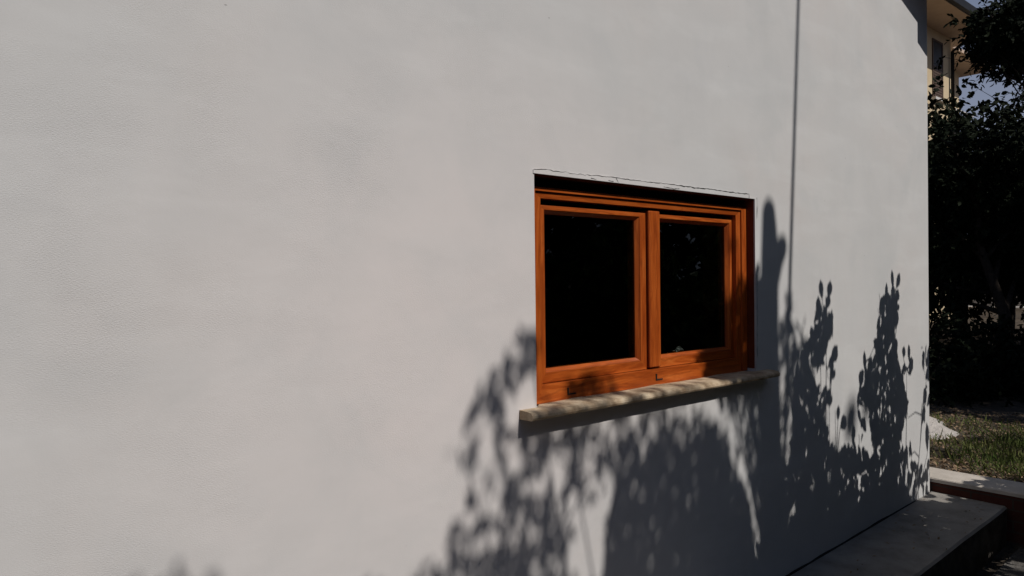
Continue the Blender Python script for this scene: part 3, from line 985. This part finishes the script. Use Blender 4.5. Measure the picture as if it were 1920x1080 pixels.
# ------------------------------------------------------------------ grass and litter
def blades(n, xr, yr, L, mat, name, dens=None, flat=0.0, label=None):
    x = RNG.uniform(*xr, n); y = RNG.uniform(*yr, n)
    if dens is not None:
        keep = RNG.uniform(size=n) < dens(x, y)
        x, y = x[keep], y[keep]
    z = np.array([gh(a, b) for a, b in zip(x, y)])
    m_ = len(x)
    D = RNG.normal(size=(m_, 3)) * [.5, .5, .15]
    D[:, 2] += 1 - flat
    if flat > .5:
        Nn = np.tile([0, 0, 1.0], (m_, 1)) + RNG.normal(size=(m_, 3)) * .5
    else:
        Nn = rand_dirs(m_)
    Ls = L * RNG.uniform(.5, 1.3, m_)
    o = leaves_mesh(name, np.stack([x, y, z + (.006 if flat > .5 else -.004)], 1), D, Nn, Ls, Ls * (.45 if flat > .5 else .11), mat, None, LEAF6, .3)
    return tag(o, label, kind='stuff')
def gd(x, y):
    patch = .5 + .5 * np.sin(2.3 * x + 1.0) * np.cos(3.1 * y + .5 * x)
    edge = np.clip((x - 5.95 - .12 * np.sin(5 * y)) / .45, 0, 1)
    right = np.clip((.55 - y) / .5, 0.15, 1.0)
    return edge * (.10 + .34 * patch) * np.clip(.42 + (.22 - y) * 2.2, .28, 1.0) * (x < 8.2)
blades(60000, (5.85, 9.2), (-1.2, 2.2), .085, GRASSM, 'grass', gd, label='short green grass and weeds beyond the brick kerb')
def ld(x, y):
    return np.clip(1.35 - (x - 5.9) / .9, .40, 1)
blades(22000, (5.83, 9.0), (-1.2, 2.2), .042, LITTER, 'dry_leaves', ld, 1.0, label='brown fallen leaves scattered behind the brick kerb')

n = 60
lx_, ly_ = RNG.uniform(3.6, 5.45, n), RNG.uniform(-.44, -.02, n)
lz_ = -0.052 + (lx_ - 5.47) * .030 + .007
D = RNG.normal(size=(n, 3)) * [1, 1, .12]
o = leaves_mesh('fallen_leaves', np.stack([lx_, ly_, lz_], 1), D, np.tile([0, 0, 1.0], (n, 1)) + RNG.normal(size=(n, 3)) * .25, RNG.uniform(.010, .034, n), RNG.uniform(.005, .014, n), LITTER, None, LEAF6, .25)
tag(o, 'small dry leaves and grit scattered on the grey ledge', kind='stuff')

# ------------------------------------------------------------------ ochre house far behind
HY = 6.8
nb = empty('ochre_house', (24, HY, 0), 'ochre rendered house with a wide beige eave, seen behind the garden trees', 'house')
def hp_(x, y, Y=HY):
    return on_plane(x, y, Y)
xc = hp_(1783, 150)[0]
zs = hp_(1764, 63)[2]
v = ray(1789, 12)
t = (zs - CAM[2]) / v[2]
ov = HY - (CAM[1] + v[1] * t)
wb = MB()
wb.box((14, HY, -.3), (xc, HY + 8, zs - .002))
zs2 = hp_(1791, 132, HY + 1.7)[2]
xe = hp_(1798, 170, HY + 1.7)[0]
wb.box((xc + .003, HY + 1.7, -.3), (xe, HY + 9, zs2 - .002))
wb.build('wall', OCHRE, nb)
rb = MB()
rb.box((13.5, HY - ov, zs), (xc + 1.0, HY + 8.5, zs + .10))
rb.box((xc + 1.003, HY + 1.7 - 1.0, zs2), (xe + .9, HY + 9.5, zs2 + .12))
rb.build('soffit', SOFFIT, nb)
gt = MB()
gt.box((13.4, HY - ov - .14, zs + .02), (xc + 1.06, HY - ov - .003, zs + .24))
gt.build('gutter', GUTTER, nb)
rr_ = MB()
rr_.add([(13.4, HY - ov, zs + .12), (xc + 1.05, HY - ov, zs + .12), (xc + 1.05, HY + 4, zs + 1.7), (13.4, HY + 4, zs + 1.7), (13.4, HY + 9, zs + .12), (xc + 1.05, HY + 9, zs + .12)],
        [(0, 1, 2, 3), (3, 2, 5, 4), (1, 5, 2), (0, 3, 4)])
rr_.build('roof', ROOFM, nb)
wl, wr = hp_(1749, 150)[0], hp_(1765.5, 150)[0]
zb = hp_(1757, 185)[2]
ztp = zb + 1.75
wo = bpy.data.objects.new('window', None)
COL.objects.link(wo)
wo.parent = nb
m1 = MB()
m1.ring((wl - .06, zb - .02, wr + .06, ztp + .06), (wl, zb, wr, ztp), HY - .03, HY - .03, HY - .002, (0, 0))
m1.build('window_frame', SHUTTER, wo)
m1 = MB()
m1.box((wl, HY - .02, zb), (wr, HY - .004, zb + 1.0))
for q in range(12):
    m1.box((wl + .03, HY - .032, zb + .04 + q * .08), (wr - .03, HY - .0205, zb + .085 + q * .08))
m1.build('shutter', SHUTTER, wo)
m1 = MB()
m1.box((wl, HY - .015, zb + 1.003), (wr, HY - .005, ztp))
m1.build('dark_pane', GUTTER, wo)
m1 = MB()
m1.box((wl - .15, HY - .14, zb - .10), (wr + .15, HY - .001, zb - .022))
m1.build('window_sill', PALE, wo)
dp = MB()
dx = hp_(1780.5, 160)[0]
dp.tube([(dx, HY - .09, -.2), (dx, HY - .09, zs - .45), (dx, HY - ov * .5, zs - .12), (dx, HY - ov, zs - .0)], [.055] * 4, 10)
dp.build('downpipe', GUTTER, nb)
bl = bpy.data.objects.new('balcony', None)
COL.objects.link(bl)
bl.parent = nb
b1 = hp_(1786, 203, HY + .6)
zr = b1[2]
xb0, xb1 = xc + .1, hp_(1824, 220, HY + .6)[0]
q = MB()
q.box((xb0, HY + .55, zr - 1.1), (xb1, HY + 1.69, zr - .95))
q.build('balcony_slab', PALE, bl)
q = MB()
q.box((xb0, HY + .57, zr - .03), (xb1, HY + .62, zr + .03))
q.box((xb0, HY + .58, zr - .86), (xb1, HY + .61, zr - .82))
q.build('handrail', PALE, bl)
q = MB()
xx = xb0 + .05
while xx < xb1:
    q.box((xx, HY + .585, zr - .819), (xx + .03, HY + .605, zr - .031))
    xx += .22
q.build('baluster', GUTTER, bl)

# pale yard wall far off, glimpsed under the crowns
yw = MB()
yw.box((28.5, 2.0, -.3), (29.0, 10.0, .28))
yw.box((28.45, 1.95, .283), (29.05, 10.05, .36))
o = yw.build('yard_wall', PALE)
tag(o, 'low pale yard wall far off, glimpsed beneath the dark trees', 'wall')

# put every Empty at its thing's base without moving its parts
bpy.context.view_layer.update()
for o in list(COL.objects):
    if o.type == 'EMPTY' and '_loc' in o:
        l = Vector(o['_loc'])
        o.location = l
        for c in o.children:
            c.location = -l
        del o['_loc']
